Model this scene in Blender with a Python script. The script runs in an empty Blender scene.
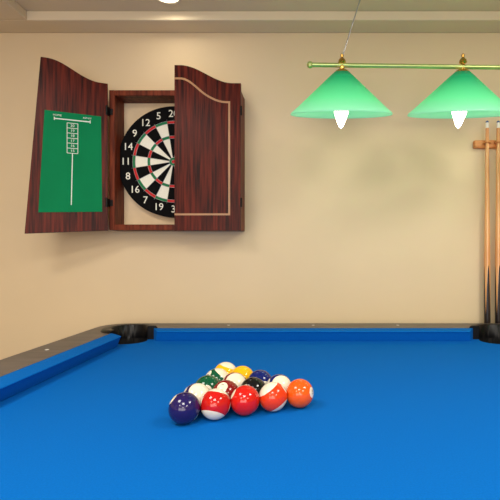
import bpy, bmesh, math, random
from mathutils import Matrix, Vector, Euler
random.seed(4)
sc=bpy.context.scene
sc.view_settings.view_transform='Standard'
sc.view_settings.look='None'
F=430.0; PX=310.0; PY=255.0
TZ=0.80            # cloth height
CZ=TZ+0.313        # camera height
COL=sc.collection

def lin(c):
    return tuple(((v/255)/12.92 if v/255<=0.04045 else ((v/255+0.055)/1.055)**2.4) for v in c)+(1.0,)

# ---------------------------------------------------------------- materials
def mat(name, rgb, rough=0.5, metal=0.0, var=0.0, vscale=20.0, bump=0.0, bscale=200.0, coat=0.0, emit=None, estr=0.0, stretch=(1,1,1), rgb2=None, spec=None):
    m=bpy.data.materials.new(name); m.use_nodes=True
    nt=m.node_tree; b=nt.nodes['Principled BSDF']
    b.inputs['Roughness'].default_value=rough; b.inputs['Metallic'].default_value=metal
    b.inputs['Coat Weight'].default_value=coat
    if spec is not None: b.inputs['Specular IOR Level'].default_value=spec
    c=lin(rgb)
    b.inputs['Base Color'].default_value=c
    tc=nt.nodes.new('ShaderNodeTexCoord'); mp=nt.nodes.new('ShaderNodeMapping'); mp.inputs['Scale'].default_value=stretch
    nt.links.new(tc.outputs['Object'],mp.inputs['Vector'])
    if var>0 or rgb2:
        n=nt.nodes.new('ShaderNodeTexNoise'); n.inputs['Scale'].default_value=vscale; n.inputs['Detail'].default_value=6
        r=nt.nodes.new('ShaderNodeValToRGB')
        c2=lin(rgb2) if rgb2 else tuple(min(1,v*(1+var)) for v in c[:3])+(1,)
        c1=c if rgb2 else tuple(v*(1-var) for v in c[:3])+(1,)
        r.color_ramp.elements[0].position=0.35; r.color_ramp.elements[1].position=0.68
        r.color_ramp.elements[0].color=c1; r.color_ramp.elements[1].color=c2
        nt.links.new(mp.outputs[0],n.inputs['Vector']); nt.links.new(n.outputs['Fac'],r.inputs[0]); nt.links.new(r.outputs[0],b.inputs['Base Color'])
    if bump>0:
        n2=nt.nodes.new('ShaderNodeTexNoise'); n2.inputs['Scale'].default_value=bscale; n2.inputs['Detail'].default_value=3
        bp=nt.nodes.new('ShaderNodeBump'); bp.inputs['Strength'].default_value=bump; bp.inputs['Distance'].default_value=0.002
        nt.links.new(mp.outputs[0],n2.inputs['Vector']); nt.links.new(n2.outputs['Fac'],bp.inputs['Height']); nt.links.new(bp.outputs[0],b.inputs['Normal'])
    if emit:
        b.inputs['Emission Color'].default_value=lin(emit); b.inputs['Emission Strength'].default_value=estr
    return m

M_wall=mat('wall_paint',(221,200,165),0.85,var=0.02,vscale=3,bump=0.05,bscale=150)
M_ceil=mat('ceiling_paint',(226,210,180),0.9,var=0.02,vscale=3)
M_trim=mat('trim_paint',(232,222,200),0.6,var=0.01)
M_floor=mat('floor_carpet',(120,98,76),0.95,var=0.2,vscale=60,bump=0.5,bscale=400)
M_cloth=mat('blue_cloth',(2,101,188),0.95,var=0.06,vscale=350,bump=0.25,bscale=900,spec=0.08)
M_rail=mat('rail_laminate',(92,84,80),0.4,var=0.22,vscale=8,stretch=(1,6,6),spec=.35)
M_body=mat('table_body',(40,30,26),0.45,var=0.3,vscale=9,stretch=(1,1,5))
M_black=mat('pocket_black',(10,10,12),0.4,var=0.1,spec=.3)
M_blackm=mat('pocket_liner',(5,5,6),0.8,var=0.1)
M_pearl=mat('sight_pearl',(215,215,210),0.3,var=0.05)
M_wood=mat('mahogany_door',(40,8,5),0.34,rgb2=(106,34,20),vscale=13,stretch=(8,.4,8),spec=.12)
M_woodl=mat('mahogany_box',(78,28,16),0.45,rgb2=(128,58,34),vscale=14,stretch=(6,6,0.6),spec=.15)
M_backing=mat('cabinet_backing',(222,198,162),0.8,var=0.05,vscale=20)
M_inlay=mat('inlay',(176,128,86),0.4,var=0.1)
M_green=mat('chalkboard_green',(4,124,76),0.7,var=0.06,vscale=8,spec=.1)
M_chalk=mat('score_white',(225,232,225),0.7,var=0.02)
M_hinge=mat('hinge_black',(12,12,12),0.4,metal=0.6,var=0.1)
M_brass=mat('brass',(205,165,85),0.25,metal=1.0,var=0.08,vscale=30)
M_bar=mat('pale_green_brass',(176,196,120),0.3,metal=0.6,var=0.08,vscale=30)
M_wire=mat('steel_wire',(170,170,170),0.35,metal=1.0,var=0.05)
M_dk=mat('dart_black',(12,12,13),0.85,var=0.2,vscale=300,spec=.1)
M_dw=mat('dart_cream',(240,238,222),0.8,var=0.05,vscale=300)
M_dr=mat('dart_red',(200,28,34),0.8,var=0.1,vscale=300)
M_dg=mat('dart_green',(10,120,70),0.8,var=0.1,vscale=300)
M_rackw=mat('rack_oak',(196,120,58),0.45,rgb2=(222,150,84),vscale=20,stretch=(1,5,5))

# ---------------------------------------------------------------- geometry helpers
def empty(name,loc=(0,0,0)):
    e=bpy.data.objects.new(name,None); e.location=loc; e.empty_display_size=0.05; COL.objects.link(e); return e
def addobj(name,me,parent=None,mats=(),smooth=False,M=None):
    o=bpy.data.objects.new(name,me); COL.objects.link(o)
    for m in mats: me.materials.append(m)
    if smooth:
        for p in me.polygons: p.use_smooth=True
    if M is not None: o.matrix_world=M
    if parent:
        o.parent=parent; o.matrix_parent_inverse=Matrix.Translation(parent.location).inverted()
    return o
def bm2(name,bm,**k):
    bmesh.ops.recalc_face_normals(bm,faces=bm.faces[:])
    me=bpy.data.meshes.new(name); bm.to_mesh(me); bm.free(); return addobj(name,me,**k)
def box(name,lo,hi,m,parent=None,bev=0.0,seg=2):
    bm=bmesh.new(); bmesh.ops.create_cube(bm,size=1)
    for v in bm.verts:
        v.co=Vector([lo[i]+(v.co[i]+0.5)*(hi[i]-lo[i]) for i in range(3)])
    if bev>0: bmesh.ops.bevel(bm,geom=bm.edges[:],offset=bev,segments=seg,affect='EDGES',profile=0.5)
    return bm2(name,bm,parent=parent,mats=[m])
def prism(name,pts,z0,z1,M,m,parent=None,bev=0.0):
    bm=bmesh.new(); vs=[bm.verts.new((p[0],p[1],z0)) for p in pts]
    f=bm.faces.new(vs); r=bmesh.ops.extrude_face_region(bm,geom=[f])
    for v in r['geom']:
        if isinstance(v,bmesh.types.BMVert): v.co.z=z1
    if bev>0:
        bmesh.ops.recalc_face_normals(bm,faces=bm.faces[:])
        es=[e for e in bm.edges if abs(e.verts[0].co.z-e.verts[1].co.z)<1e-6]
        bmesh.ops.bevel(bm,geom=es,offset=bev,segments=2,affect='EDGES')
    return bm2(name,bm,parent=parent,mats=[m],M=M)
def lathe(name,prof,loc,m,parent=None,seg=40,M=None,cap=True):
    bm=bmesh.new(); rings=[]
    for r,z in prof:
        rings.append([bm.verts.new((r*math.cos(2*math.pi*i/seg),r*math.sin(2*math.pi*i/seg),z)) for i in range(seg)])
    for a,b in zip(rings,rings[1:]):
        for i in range(seg):
            j=(i+1)%seg; bm.faces.new((a[i],a[j],b[j],b[i]))
    if cap:
        bm.faces.new(rings[0]); bm.faces.new(rings[-1])
    MM=Matrix.Translation(loc) if M is None else M
    o=bm2(name,bm,parent=parent,mats=[m],M=MM,smooth=True)
    o.modifiers.new('es','EDGE_SPLIT').split_angle=math.radians(35)
    return o
def cyl(name,p0,p1,r,m,parent=None,seg=24):
    p0=Vector(p0);p1=Vector(p1); d=p1-p0
    M=Matrix.Translation(p0)@d.to_track_quat('Z','Y').to_matrix().to_4x4()
    return lathe(name,[(r,0),(r,d.length)],None,m,parent,seg,M)
def boolean(o,cutters):
    for c in cutters:
        md=o.modifiers.new('b','BOOLEAN'); md.operation='DIFFERENCE'; md.object=c; md.solver='EXACT'
    bpy.context.view_layer.update()
    dg=bpy.context.evaluated_depsgraph_get()
    me=bpy.data.meshes.new_from_object(o.evaluated_get(dg)); o.modifiers.clear(); o.data=me
def text_mesh(s,size):
    cu=bpy.data.curves.new('t','FONT'); cu.body=s; cu.size=size; cu.align_x='CENTER'; cu.align_y='CENTER'; cu.resolution_u=3
    o=bpy.data.objects.new('t',cu); COL.objects.link(o); bpy.context.view_layer.update()
    dg=bpy.context.evaluated_depsgraph_get(); me=bpy.data.meshes.new_from_object(o.evaluated_get(dg))
    bpy.data.objects.remove(o); bpy.data.curves.remove(cu); return me
FACE=Matrix.Rotation(math.pi/2,4,'X')   # local xy -> world xz, local z -> -Y

# ---------------------------------------------------------------- room
WY=1.80
XL,XR,YB=-2.6,2.9,-3.0
SOF=CZ+0.929; CE=CZ+0.966
box('floor',(XL-.1,YB-.1,-.1),(XR+.1,WY+.1,0),M_floor)
box('wall_back',(XL-.1,WY,0),(XR+.1,WY+.1,CE+.1),M_wall)
box('wall_front',(XL-.1,YB-.1,0),(XR+.1,YB,CE+.1),M_wall)
box('wall_left',(XL-.1,YB,0),(XL,WY,CE+.1),M_wall)
box('wall_right',(XR,YB,0),(XR+.1,WY,CE+.1),M_wall)
box('ceiling',(XL-.1,YB-.1,CE),(XR+.1,WY+.1,CE+.1),M_ceil)
# lowered soffit along the dartboard wall and the left side
soff_x=(27-PX)/F*1.70
box('trim_1',(XL,1.70,SOF),(XR,WY,CE),M_ceil,bev=.004)
box('trim_2',(XL,YB,SOF),(soff_x,1.70,CE),M_ceil,bev=.004)
for n,lo,hi in (('baseboard_back',(XL,WY-.015,0),(XR,WY,.1)),('baseboard_left',(XL,YB,0),(XL+.015,WY-.015,.1)),
                ('baseboard_right',(XR-.015,YB,0),(XR,WY-.015,.1)),('baseboard_front',(XL+.015,YB,0),(XR-.015,YB+.015,.1))):
    box(n,lo,hi,M_trim,bev=.003)

# ---------------------------------------------------------------- pool table
T=empty('pool_table',(0.0,0.28,0))
x0,x1=-0.640,0.665
y1=1.547; y0=y1-2.54
E=0.05; OUT=0.168; RT=0.042
PR=0.062
corners=[(x0,y0,-1,-1),(x1,y0,1,-1),(x1,y1,1,1),(x0,y1,-1,1)]
pcs=[(cx+sx*.018,cy+sy*.022) for cx,cy,sx,sy in corners]
ym=(y0+y1)/2
side=[(x0-.055,ym),(x1+.055,ym)]
def tmpcyl(x,y,r,za,zb):
    return lathe('tmp',[(r,za),(r,zb)],(x,y,TZ),M_black,None,48)
cut=[tmpcyl(x,y,PR,-.4,.2) for x,y in pcs]+[tmpcyl(x,y,PR*.9,-.4,.2) for x,y in side]
for c in cut: c.modifiers.clear()
bed=box('cloth_bed',(x0-E,y0-E,TZ-.03),(x1+E,y1+E,TZ),M_cloth,T); boolean(bed,cut)
CRAD=.096
big=[tmpcyl(x,y,CRAD+.0005,-.4,.2) for x,y in pcs]
for c in big: c.modifiers.clear()
inner=box('tmp',(x0-E,y0-E,TZ-.3),(x1+E,y1+E,TZ+.3),M_black)
def rrect(a,b,c,d,r,n=8):
    pts=[]
    for cx,cy,st in ((c-r,b+r,-90),(c-r,d-r,0),(a+r,d-r,90),(a+r,b+r,180)):
        for i in range(n+1):
            t=math.radians(st+90*i/n); pts.append((cx+r*math.cos(t),cy+r*math.sin(t)))
    return pts
fr=prism('rail_frame',rrect(x0-OUT,y0-OUT,x1+OUT,y1+OUT,.10),TZ-.06,TZ+RT,Matrix.Identity(4),M_rail,T,bev=.008)
boolean(fr,[inner]+big+cut[4:])
for i,(x,y) in enumerate(pcs):
    c=lathe('corner_pocket_casting_%d'%(i+1),[(CRAD,-.05),(CRAD,.042),(CRAD-.005,.049),(.05,.049),(.05,-.05)],(x,y,TZ),M_black,T,48,cap=False)
    c.modifiers.clear()
    bm=bmesh.new(); 
    me=c.data
    bm.from_mesh(me)
    n=48
    bm.verts.ensure_lookup_table()
    for k in range(n):
        j=(k+1)%n
        bm.faces.new((bm.verts[k],bm.verts[j],bm.verts[4*n+j],bm.verts[4*n+k]))
    bmesh.ops.recalc_face_normals(bm,faces=bm.faces[:]); bm.to_mesh(me); bm.free()
    boolean(c,[inner,cut[i]])
for i,(x,y) in enumerate(pcs+side):
    r=PR if i<4 else PR*.9
    lathe('pocket_liner_%d'%(i+1),[(r,-.002),(r,-.12),(r*.8,-.15),(.001,-.155)],(x,y,TZ),M_blackm,T,40,cap=False)
for c in cut+big+[inner]: bpy.data.objects.remove(c)
# cushions
def cushion(name,a,b,out,e1,e2):
    a=Vector((a[0],a[1],0)); b=Vector((b[0],b[1],0)); o=Vector((out[0],out[1],0)); t=(b-a).normalized()
    prof=[(0,.0355),(.001,.0375),(.004,.0385),(.03,.041),(E,.0415),(E,.0),(.02,.0005),(.004,.032)]
    bm=bmesh.new(); ra=[];rb=[]
    for d,z in prof:
        ra.append(bm.verts.new(a+o*d-t*(d/E*e1)+Vector((0,0,TZ+z))))
        rb.append(bm.verts.new(b+o*d+t*(d/E*e2)+Vector((0,0,TZ+z))))
    n=len(prof)
    for i in range(n):
        j=(i+1)%n; bm.faces.new((ra[i],ra[j],rb[j],rb[i]))
    bm.faces.new(ra); bm.faces.new(rb)
    bm2(name,bm,parent=T,mats=[M_cloth])
g=.090; gs=.062
cushion('cushion_head',(x0+g,y1),(x1-g,y1),(0,1),.030,.030)
cushion('cushion_foot',(x0+g,y0),(x1-g,y0),(0,-1),.030,.030)
for sx,x in ((-1,x0),(1,x1)):
    cushion('cushion_side_a',(x,ym+gs),(x,y1-g),(sx,0),.006,.035)
    cushion('cushion_side_b',(x,y0+g),(x,ym-gs),(sx,0),.035,.006)
# sights
def sight(x,y):
    lathe('sight',[(.0055,0),(.0055,.0008),(.001,.001)],(x,y,TZ+RT),M_pearl,T,16)
off=E+.062
for k in (1,2,3):
    X=x0+(x1-x0)*k/4; sight(X,y1+off); sight(X,y0-off)
for k in (1,2,3,5,6,7):
    Y=y0+2.54*k/8; sight(x0-off,Y); sight(x1+off,Y)
# body apron + legs
for n,lo,hi in (('apron_head',(x0-.14,y1+.10,.50),(x1+.14,y1+.14,TZ-.06)),('apron_foot',(x0-.14,y0-.14,.50),(x1+.14,y0-.10,TZ-.06)),
    ('apron_left',(x0-.14,y0-.10,.50),(x0-.10,y1+.10,TZ-.06)),('apron_right',(x1+.10,y0-.10,.50),(x1+.14,y1+.10,TZ-.06))):
    box(n,lo,hi,M_body,T,bev=.005)
box('slate_frame',(x0-.10,y0-.10,.56),(x1+.10,y1+.10,TZ-.16),M_body,T)
for i,(cx,cy,sx,sy) in enumerate(corners):
    bm=bmesh.new(); px,py=cx-sx*.02,cy-sy*.02
    prev=None
    for h,z in ((.085,0),(.085,.04),(.06,.06),(.065,.30),(.095,.46),(.10,.56)):
        ring=[bm.verts.new((px+a*h,py+b*h,z)) for a,b in ((-1,-1),(1,-1),(1,1),(-1,1))]
        if prev:
            for k in range(4): bm.faces.new((prev[k],prev[(k+1)%4],ring[(k+1)%4],ring[k]))
        else: bm.faces.new(ring)
        prev=ring
    bm.faces.new(prev)
    bm2('leg_%d'%(i+1),bm,parent=T,mats=[M_body])

# ---------------------------------------------------------------- balls
R=.0285
BC={1:(246,186,14),2:(16,30,105),3:(206,26,18),4:(34,24,84),5:(238,92,22),6:(6,84,52),7:(128,16,20),8:(10,10,12)}
def ball_mat(num):
    c=BC[num if num<9 else num-8]
    if num==13: c=(228,62,22)
    if num==11: c=(196,24,18)
    m=bpy.data.materials.new('ball_%d'%num); m.use_nodes=True; nt=m.node_tree; b=nt.nodes['Principled BSDF']
    b.inputs['Roughness'].default_value=.12; b.inputs['Coat Weight'].default_value=.1; b.inputs['Coat Roughness'].default_value=.05
    tc=nt.nodes.new('ShaderNodeTexCoord'); sp=nt.nodes.new('ShaderNodeSeparateXYZ'); nt.links.new(tc.outputs['Object'],sp.inputs[0])
    def math_(op,a,bv):
        n=nt.nodes.new('ShaderNodeMath'); n.operation=op
        nt.links.new(a,n.inputs[0])
        if bv is not None:
            if hasattr(bv,'links'): nt.links.new(bv,n.inputs[1])
            else: n.inputs[1].default_value=bv
        return n.outputs[0]
    ax=math_('ABSOLUTE',sp.outputs[0],None)
    circ=math_('GREATER_THAN',ax,R*.925)
    if num>8:
        az=math_('ABSOLUTE',sp.outputs[2],None); white=math_('GREATER_THAN',az,R*.62)
        fac=math_('MAXIMUM',white,circ)
    else: fac=circ
    mx=nt.nodes.new('ShaderNodeMix'); mx.data_type='RGBA'; nt.links.new(fac,mx.inputs[0])
    mx.inputs[6].default_value=lin(c); mx.inputs[7].default_value=lin((238,228,205)); nt.links.new(mx.outputs[2],b.inputs['Base Color'])
    return m
def ball(num,x,y,rot):
    bm=bmesh.new(); bmesh.ops.create_uvsphere(bm,u_segments=48,v_segments=32,radius=R)
    for f in bm.faces: f.material_index=0
    for s in (1,-1):
        tm=text_mesh(str(num),.0125)
        vs=[]
        for v in tm.vertices:
            p=Vector((1*s*R, v.co.x*s, v.co.y)); p=p.normalized()*R*1.003; vs.append(bm.verts.new(p))
        for p in tm.polygons:
            try:
                f=bm.faces.new([vs[i] for i in p.vertices]); f.material_index=1
            except ValueError: pass
    me=bpy.data.meshes.new('pool_ball'); bm.to_mesh(me); bm.free()
    o=addobj('pool_ball',me,mats=[ball_mat(num),M_blackm],smooth=True)
    o.location=(x,y,TZ+R+.0002); 
    o.rotation_euler=Euler([math.radians(a) for a in rot])
TH=math.radians(22)
zc_=.842
c0=Vector(((245-PX)/F*zc_,zc_)); dr=Vector((math.cos(TH),math.sin(TH))); dn=Vector((-math.sin(TH),math.cos(TH)))
D=.0573
rows=[[4,11,3,13,5],[12,7,8,10],[6,15,2],[14,1],[9]]
# band axis = local z; number discs on local x
rots=[[(10,40,10),(-30,16,10),(0,30,10),(-4,-34,10),(20,10,160)],[(40,30,10),(0,50,80),(30,20,60),(60,25,10)],[(0,10,100),(50,30,0),(0,0,120)],[(10,40,30),(20,0,0)],[(10,20,60)]]
for r,row in enumerate(rows):
    for k,n in enumerate(row):
        p=c0+dr*((k-(len(row)-1)/2)*D)+dn*(r*D*.866)
        ball(n,p.x,p.y,rots[r][k])

# ---------------------------------------------------------------- dartboard cabinet
CB=empty('dartboard_cabinet',(-.47,1.75,CZ+.37))
s=1.70/F; WB=WY-.0015
bx0=(109-PX)*s; bx1=(241-PX)*s; bz0=CZ+(PY-230)*s; bz1=CZ+(PY-90)*s
th=.022
box('box_left',(bx0,1.70,bz0),(bx0+th,WB,bz1),M_woodl,CB,bev=.002)
box('box_right',(bx1-th,1.70,bz0),(bx1,WB,bz1),M_woodl,CB,bev=.002)
box('box_top',(bx0+th,1.70,bz1-th),(bx1-th,WB,bz1),M_woodl,CB,bev=.002)
box('box_bottom',(bx0+th,1.70,bz0),(bx1-th,WB,bz0+th),M_woodl,CB,bev=.002)
box('box_backing',(bx0+th,WY-.012,bz0+th),(bx1-th,WB,bz1-th),M_backing,CB)
def ease(t): return .5-.5*math.cos(math.pi*max(0,min(1,t)))
# right door (closed)
W=.2595
hz=bz1+.020; cz=CZ+(PY-65)*1.682/F
def rd_top(u,dz=0): return hz+(cz-hz)*ease((u/W-.12)/.80)+dz   # u from hinge
MR=Matrix.Translation((bx1+.002,1.6985,0))@FACE
pts=[(0,bz0-.004),(0,rd_top(0))]+[(-W*i/20,rd_top(W*i/20)) for i in range(1,21)]+[(-W,bz0-.004)]
prism('door_right',pts,0,.018,MR,M_wood,CB,bev=.002)
# inlay ribbon
iw=.0075; inn=.045
line=[(-W+.001,bz0+.06),(-inn,bz0+.06)]
def itop(u): 
    return hz-.075+(cz-hz)*ease((u/W-.22)/.7)+.022*ease((u/W-.5)/.4)
line+= [(-u,itop(u)) for u in [inn+(W-.001-inn)*i/16 for i in range(17)]]
def ribbon(name,line,w,z0,z1,M,m,parent):
    bm=bmesh.new(); L=[];Rr=[]
    n=len(line)
    for i,p in enumerate(line):
        a=Vector(line[max(0,i-1)]); b=Vector(line[min(n-1,i+1)]); 
        p=Vector(p)
        d1=(p-a).normalized() if i>0 else (b-p).normalized()
        d2=(b-p).normalized() if i<n-1 else d1
        n1=Vector((-d1.y,d1.x)); n2=Vector((-d2.y,d2.x)); nn=(n1+n2).normalized(); k=w/2/max(.3,nn.dot(n1))
        L.append(p+nn*k); Rr.append(p-nn*k)
    for i in range(n-1):
        q=[bm.verts.new((v.x,v.y,z1)) for v in (L[i],L[i+1],Rr[i+1],Rr[i])]
        q2=[bm.verts.new((v.x,v.y,z0)) for v in (L[i],L[i+1],Rr[i+1],Rr[i])]
        bm.faces.new(q)
        for k in range(4): bm.faces.new((q[k],q[(k+1)%4],q2[(k+1)%4],q2[k]))
    return bm2(name,bm,parent=parent,mats=[m],M=M)
ribbon('inlay',line,iw,.0175,.0186,MR,M_inlay,CB)
# left door, open
AO=math.radians(22)
ML=Matrix.Translation((bx0,1.6985,0))@Matrix.Rotation(AO,4,'Z')@FACE
zb_h=bz0-.003; zb_o=CZ+.0785; zt_h=hz-.002; zt_o=CZ+.737
def uo(v): return .280+( .229-.280)*((v-zb_o)/(zt_o-zb_o))
pts=[(-.003,zb_h),(-.003,zt_h)]
for i in range(1,21):
    t=i/20; v=zt_h+(zt_o-zt_h)*ease((t-.12)/.8); pts.append((-uo(v)*t,v))
pts.append((-uo(zb_o),zb_o))
prism('door_left',pts,-.0,.018,ML,M_wood,CB,bev=.002)
# scoreboard panel
pa=[(-.022,CZ+.168),(-.026,CZ+.538),(-.216,CZ+.540),(-.236,CZ+.158)]
prism('scoreboard',pa,.0175,.0205,ML,M_green,CB,bev=.0008)
def chalk(a,b,w=.0028): ribbon('score_line',[a,b],w,.0203,.0210,ML,M_chalk,CB)
ucx=-.124
chalk((ucx-.06,CZ+.512),(ucx+.06,CZ+.512),.004)
for k in range(7):
    v=CZ+.50-.019*k; chalk((ucx-.018,v),(ucx+.018,v),.002)
for du in (-.018,.018): chalk((ucx+du,CZ+.50),(ucx+du,CZ+.386),.002)
chalk((ucx,CZ+.386),(ucx-.004,CZ+.19),.003)
chalk((ucx-.06,CZ+.506),(ucx-.06,CZ+.518),.003); chalk((ucx+.06,CZ+.506),(ucx+.06,CZ+.518),.003)
def label(name,txt,size,M,m,parent):
    me=text_mesh(txt,size); return addobj(name,me,parent,[m],M=M)
for k,t in enumerate(('20','19','18','17','16','15')):
    label('score_text',t,.014,ML@Matrix.Translation((ucx,CZ+.4905-.019*k,.0212)),M_chalk,CB)
label('score_text','HOME',.010,ML@Matrix.Translation((ucx-.05,CZ+.525,.0212)),M_chalk,CB)
label('score_text','AWAY',.010,ML@Matrix.Translation((ucx+.05,CZ+.525,.0212)),M_chalk,CB)
# hinges & latch
for z in (CZ+(PY-112)*s,CZ+(PY-203)*s):
    box('hinge',(bx0-.006,1.683,z-.016),(bx0+.004,1.70,z+.016),M_hinge,CB,bev=.002)
    cyl('hinge_pin',(bx0+.001,1.678,z-.018),(bx0+.001,1.678,z+.018),.004,M_hinge,CB)
    box('hinge_leaf',(bx0+.003,1.696,z-.012),(bx0+.016,1.6995,z+.012),M_hinge,CB,bev=.0005)
    cyl('hinge_pin',(bx1+.003,1.684,z-.018),(bx1+.003,1.684,z+.018),.004,M_hinge,CB)

# dartboard
DX=(172.5-PX)/F*1.735; DZ=CZ+(PY-161)/F*1.735; DR=.2255
bm=bmesh.new()
def arcpt(r,a): return (r*math.sin(a),r*math.cos(a))
def sector(ra,rb,a0,a1,mi,n=4,z=0.0):
    for k in range(n):
        b0=a0+(a1-a0)*k/n; b1=a0+(a1-a0)*(k+1)/n
        if ra>0: ps=[arcpt(ra,b0),arcpt(rb,b0),arcpt(rb,b1),arcpt(ra,b1)]
        else: ps=[(0,0),arcpt(rb,b0),arcpt(rb,b1)]
        f=bm.faces.new([bm.verts.new((p[0],p[1],z)) for p in ps]); f.material_index=mi
q=.975
for i in range(20):
    a=math.radians(18*i-9); b=a+math.radians(18); blk=(i%2==0)
    sector(.170*q,DR,a,b,0)
    sector(.159*q,.170*q,a,b,2 if blk else 3)
    sector(.108*q,.159*q,a,b,0 if blk else 1)
    sector(.097*q,.108*q,a,b,2 if blk else 3)
    sector(.017*q,.097*q,a,b,0 if blk else 1)
    sector(.0075*q,.017*q,a,b,3)
    sector(0,.0075*q,a,b,2,1)
    for k in range(4):
        b0=a+(b-a)*k/4; b1=a+(b-a)*(k+1)/4; p0=arcpt(DR,b0); p1=arcpt(DR,b1)
        f=bm.faces.new([bm.verts.new(v) for v in ((p0[0],p0[1],0),(p1[0],p1[1],0),(p1[0],p1[1],-.038),(p0[0],p0[1],-.038))]); f.material_index=0
me=bpy.data.meshes.new('dartboard_face')
bmesh.ops.remove_doubles(bm,verts=bm.verts[:],dist=1e-5)
bmesh.ops.recalc_face_normals(bm,faces=bm.faces[:])
bm.to_mesh(me); bm.free()
DB=empty('dartboard',(DX,1.75,DZ))
MD=Matrix.Translation((DX,1.748,DZ))@FACE
addobj('board_face',me,DB,[M_dk,M_dw,M_dr,M_dg],M=MD)
for i,n in enumerate((20,1,18,4,13,6,10,15,2,17,3,19,7,16,8,11,14,9,12,5)):
    p=arcpt(.194,math.radians(18*i))
    o=label('number_%d'%n,str(n),.041,MD@Matrix.Translation((p[0],p[1],.002)),M_dw,DB)
    sd=o.modifiers.new('s','SOLIDIFY'); sd.thickness=.0015
def torus(name,Rm,r,M,m,parent,seg=64):
    bm=bmesh.new(); n2=8; rings=[]
    for i in range(seg):
        a=2*math.pi*i/seg
        rings.append([bm.verts.new(((Rm+r*math.cos(2*math.pi*j/n2))*math.cos(a),(Rm+r*math.cos(2*math.pi*j/n2))*math.sin(a),r*math.sin(2*math.pi*j/n2))) for j in range(n2)])
    for i in range(seg):
        A=rings[i];B=rings[(i+1)%seg]
        for j in range(n2): bm.faces.new((A[j],A[(j+1)%n2],B[(j+1)%n2],B[j]))
    return bm2(name,bm,parent=parent,mats=[m],M=M,smooth=True)
for rr in (.170,.159,.108,.097,.017,.0075): torus('wire_ring',rr*q,.0007,MD@Matrix.Translation((0,0,.001)),M_wire,DB)
for i in range(20):
    a=math.radians(18*i-9); p=arcpt(.017*q,a); p2=arcpt(.172,a)
    cyl('wire_spoke',MD@Vector((p[0],p[1],.001)),MD@Vector((p2[0],p2[1],.001)),.0006,M_wire,DB,6)

# ---------------------------------------------------------------- billiard light
LY=1.42; sl=LY/F
def lx(px): return (px-PX)*sl
def lz(py): return CZ+(PY-py)*sl
BL=empty('billiard_pendant_light',(lx(400),LY,lz(66)))
M_bulb=mat('bulb_glow',(255,250,235),.5,emit=(255,240,210),estr=18)
def shade_mat():
    m=bpy.data.materials.new('green_glass'); m.use_nodes=True; nt=m.node_tree; nt.nodes.clear()
    out=nt.nodes.new('ShaderNodeOutputMaterial')
    tc=nt.nodes.new('ShaderNodeTexCoord'); sp=nt.nodes.new('ShaderNodeSeparateXYZ'); nt.links.new(tc.outputs['Object'],sp.inputs[0])
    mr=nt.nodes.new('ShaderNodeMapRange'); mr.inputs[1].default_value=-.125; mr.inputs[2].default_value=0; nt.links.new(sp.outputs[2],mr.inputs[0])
    cr=nt.nodes.new('ShaderNodeValToRGB'); cr.color_ramp.elements[0].color=lin((176,240,208)); cr.color_ramp.elements[1].color=lin((40,180,124))  # bulb glow put into the glass colour: paler mint towards the rim
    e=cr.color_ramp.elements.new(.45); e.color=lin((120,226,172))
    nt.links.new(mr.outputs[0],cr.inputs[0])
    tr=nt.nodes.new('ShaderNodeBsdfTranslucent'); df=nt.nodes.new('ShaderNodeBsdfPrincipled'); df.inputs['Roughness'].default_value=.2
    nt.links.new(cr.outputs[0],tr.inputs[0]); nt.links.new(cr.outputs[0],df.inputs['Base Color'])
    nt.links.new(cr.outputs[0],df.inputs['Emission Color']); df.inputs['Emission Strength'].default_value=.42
    mx=nt.nodes.new('ShaderNodeMixShader'); mx.inputs[0].default_value=.5
    nt.links.new(tr.outputs[0],mx.inputs[1]); nt.links.new(df.outputs[0],mx.inputs[2]); nt.links.new(mx.outputs[0],out.inputs[0])
    return m
M_shade=shade_mat()
barz=lz(66)
cyl('bar',(lx(310),LY,barz+.004),(lx(617),LY,barz-.010),.0072,M_bar,BL)
for px in (310,617):
    lathe('bar_finial',[(.001,-.012),(.008,-.008),(.011,0),(.008,.008),(.001,.012)],(lx(px),LY,barz+(.004 if px<400 else -.010)),M_bar,BL,20)
TILT=math.radians(14)
for px in (342,463,584):
    X=lx(px)
    lathe('finial',[(.001,.040),(.006,.034),(.004,.026),(.011,.018),(.013,.010),(.006,.004),(.008,-.004)],(X,LY,barz+.002),M_brass,BL,24)
    MT=Matrix.Translation((X,LY,barz))@Matrix.Rotation(TILT,4,'X')
    lathe('shade_cap',[(.007,.0),(.008,-.008),(.020,-.014),(.028,-.022),(.034,-.028),(.036,-.033),(.03,-.033)],None,M_brass,BL,32,M=MT)
    prof=[(.024,-.018),(.040,-.032),(.075,-.064),(.120,-.105),(.152,-.134),(.168,-.147),(.172,-.154)]
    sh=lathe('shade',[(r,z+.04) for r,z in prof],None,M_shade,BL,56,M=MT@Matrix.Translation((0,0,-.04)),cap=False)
    sh.modifiers.clear(); sd=sh.modifiers.new('s','SOLIDIFY'); sd.thickness=.003
    lathe('socket',[(.014,-.04),(.016,-.08),(.014,-.095)],None,M_brass,BL,20,M=MT)
    lathe('bulb',[(.012,-.095),(.020,-.110),(.025,-.130),(.023,-.150),(.015,-.172),(.008,-.190),(.001,-.198)],None,M_bulb,BL,28,M=MT)
def ccable(pxa,pxb):
    a=Vector((lx(pxa),LY,lz(58))); b=Vector((lx(pxb),LY,lz(0))); d=(b-a); k=(CE-a.z)/d.z
    cyl('cable',a,a+d*k,.0022,M_wire,BL,10)
    e=a+d*k; lathe('ceiling_rose',[(.03,0),(.03,-.012),(.012,-.022)],(e.x,e.y,CE),M_brass,BL,28)
ccable(342,360); ccable(584,566)

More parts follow.
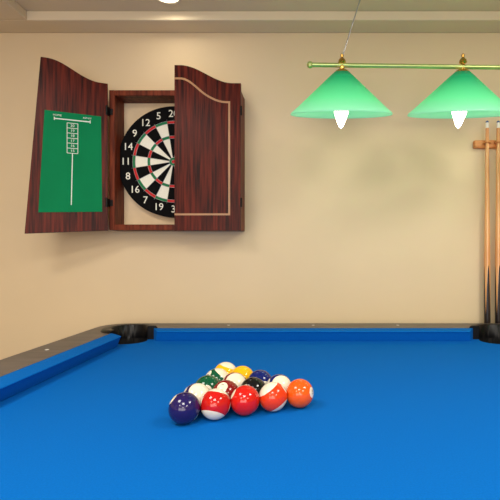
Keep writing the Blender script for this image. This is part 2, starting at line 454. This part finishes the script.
# ---------------------------------------------------------------- cue rack & cues
CY=1.762; sc_=CY/F
def qx(px): return (px-PX)*sc_
CR=empty('cue_rack',(qx(505),1.78,1.2))
zr=CZ+(PY-143)*sc_
box('upper_rail',(qx(476),1.775,zr-.016),(qx(546),WB,zr+.016),M_rackw,CR,bev=.004)
cues=[487,498,511,523,535]
for p in cues:
    X=qx(p)
    torus('clip',.013,.003,Matrix.Translation((X,CY-.002,zr)),M_rackw,CR,28)
box('base',(qx(474),1.72,0),(qx(548),WY-.016,.05),M_rackw,CR,bev=.006)
box('base_back',(qx(476),1.78,.05),(qx(546),WY-.0165,.14),M_rackw,CR,bev=.002)
def cue_mat():
    m=mat('cue_maple',(210,138,78),.3,rgb2=(236,178,118),vscale=10,stretch=(4,4,.4),coat=.4)
    nt=m.node_tree; b=nt.nodes['Principled BSDF']; src=b.inputs['Base Color'].links[0].from_socket
    tc=nt.nodes.new('ShaderNodeTexCoord'); sp=nt.nodes.new('ShaderNodeSeparateXYZ'); nt.links.new(tc.outputs['Object'],sp.inputs[0])
    at=nt.nodes.new('ShaderNodeMath'); at.operation='ARCTAN2'; nt.links.new(sp.outputs[0],at.inputs[0]); nt.links.new(sp.outputs[1],at.inputs[1])
    m2=nt.nodes.new('ShaderNodeMath'); m2.operation='MULTIPLY'; m2.inputs[1].default_value=2; nt.links.new(at.outputs[0],m2.inputs[0])
    sn=nt.nodes.new('ShaderNodeMath'); sn.operation='COSINE'; nt.links.new(m2.outputs[0],sn.inputs[0])
    ab=nt.nodes.new('ShaderNodeMath'); ab.operation='ABSOLUTE'; nt.links.new(sn.outputs[0],ab.inputs[0])
    ml=nt.nodes.new('ShaderNodeMath'); ml.operation='MULTIPLY_ADD'; ml.inputs[1].default_value=.20; ml.inputs[2].default_value=.82; nt.links.new(ab.outputs[0],ml.inputs[0])
    lt=nt.nodes.new('ShaderNodeMath'); lt.operation='LESS_THAN'; nt.links.new(sp.outputs[2],lt.inputs[0]); nt.links.new(ml.outputs[0],lt.inputs[1])
    mx=nt.nodes.new('ShaderNodeMix'); mx.data_type='RGBA'; nt.links.new(lt.outputs[0],mx.inputs[0]); nt.links.new(src,mx.inputs[6]); mx.inputs[7].default_value=lin((22,16,18))
    nt.links.new(mx.outputs[2],b.inputs['Base Color']); return m
M_cue=cue_mat(); M_ferr=mat('ferrule',(235,232,222),.4,var=.02); M_tip=mat('cue_tip',(40,80,130),.9,var=.1)
tipz=CZ+(PY-121)*sc_
for p in cues:
    X=qx(p); L=tipz-.051
    e=empty('pool_cue',(X,CY-.002,.051))
    M=Matrix.Translation((X,CY-.002,.051))
    lathe('shaft',[(.010,0),(.0145,.004),(.0145,.05),(.0135,.5),(.0125,1.0),(.0095,1.3),(.0065,L-.03)],None,M_cue,e,24,M=M)
    lathe('ferrule',[(.0066,L-.03),(.0064,L-.008)],None,M_ferr,e,20,M=M)
    lathe('tip',[(.0064,L-.008),(.006,L-.003),(.003,L)],None,M_tip,e,20,M=M)

# ---------------------------------------------------------------- recessed light + added fill lights
M_disc=mat('downlight_glow',(255,250,235),.5,emit=(255,238,205),estr=12)
def downlight(x,y,power,size=.12,zz=None):
    z=CE
    e=empty('recessed_or_fill_light',(x,y,z))
    torus('trim_ring',.048,.006,Matrix.Translation((x,y,z-.001)),M_trim,e,32)
    lathe('lens',[(.043,-.002),(.043,-.004),(.001,-.006)],(x,y,z),M_disc,e,32)
    ld=bpy.data.lights.new('downlight_lamp','AREA'); ld.shape='DISK'; ld.size=size; ld.energy=power; ld.color=(1,.94,.84)
    lo=bpy.data.objects.new('downlight_lamp',ld); COL.objects.link(lo); lo.location=(0,0,-.02); lo.parent=e
downlight((168-PX)/F*1.61,1.595,.4)
for x,y,p in ((-.9,.35,11),(.95,.5,13),(-1.0,-.9,9),(1.1,-.9,14),(-.1,-.3,14),(0.1,-2.2,14)):  # added unseen fill lamps for general light, modelled as downlights
    downlight(max(x,soff_x+.1),y,p,.5)
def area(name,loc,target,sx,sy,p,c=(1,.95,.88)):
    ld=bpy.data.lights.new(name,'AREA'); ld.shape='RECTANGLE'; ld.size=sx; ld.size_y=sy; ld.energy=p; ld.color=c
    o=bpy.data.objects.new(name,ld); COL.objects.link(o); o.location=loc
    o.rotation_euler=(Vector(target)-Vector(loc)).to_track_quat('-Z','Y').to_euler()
area('fill_light',(-.3,-2.7,1.25),(.3,1.8,1.45),3.2,1.4,64)  # added unseen fill from behind the camera, no window there

w=bpy.data.worlds.new('world'); sc.world=w; w.use_nodes=True
w.node_tree.nodes['Background'].inputs[0].default_value=(1,.95,.85,1); w.node_tree.nodes['Background'].inputs[1].default_value=.3

cam=bpy.data.cameras.new('camera'); co=bpy.data.objects.new('camera',cam); COL.objects.link(co)
co.location=(0,0,CZ); co.rotation_euler=(math.pi/2,0,0)
cam.sensor_width=36; cam.lens=F/500*36; cam.shift_x=-(PX-250)/500; cam.shift_y=(PY-250)/500; cam.clip_start=.02
sc.camera=co
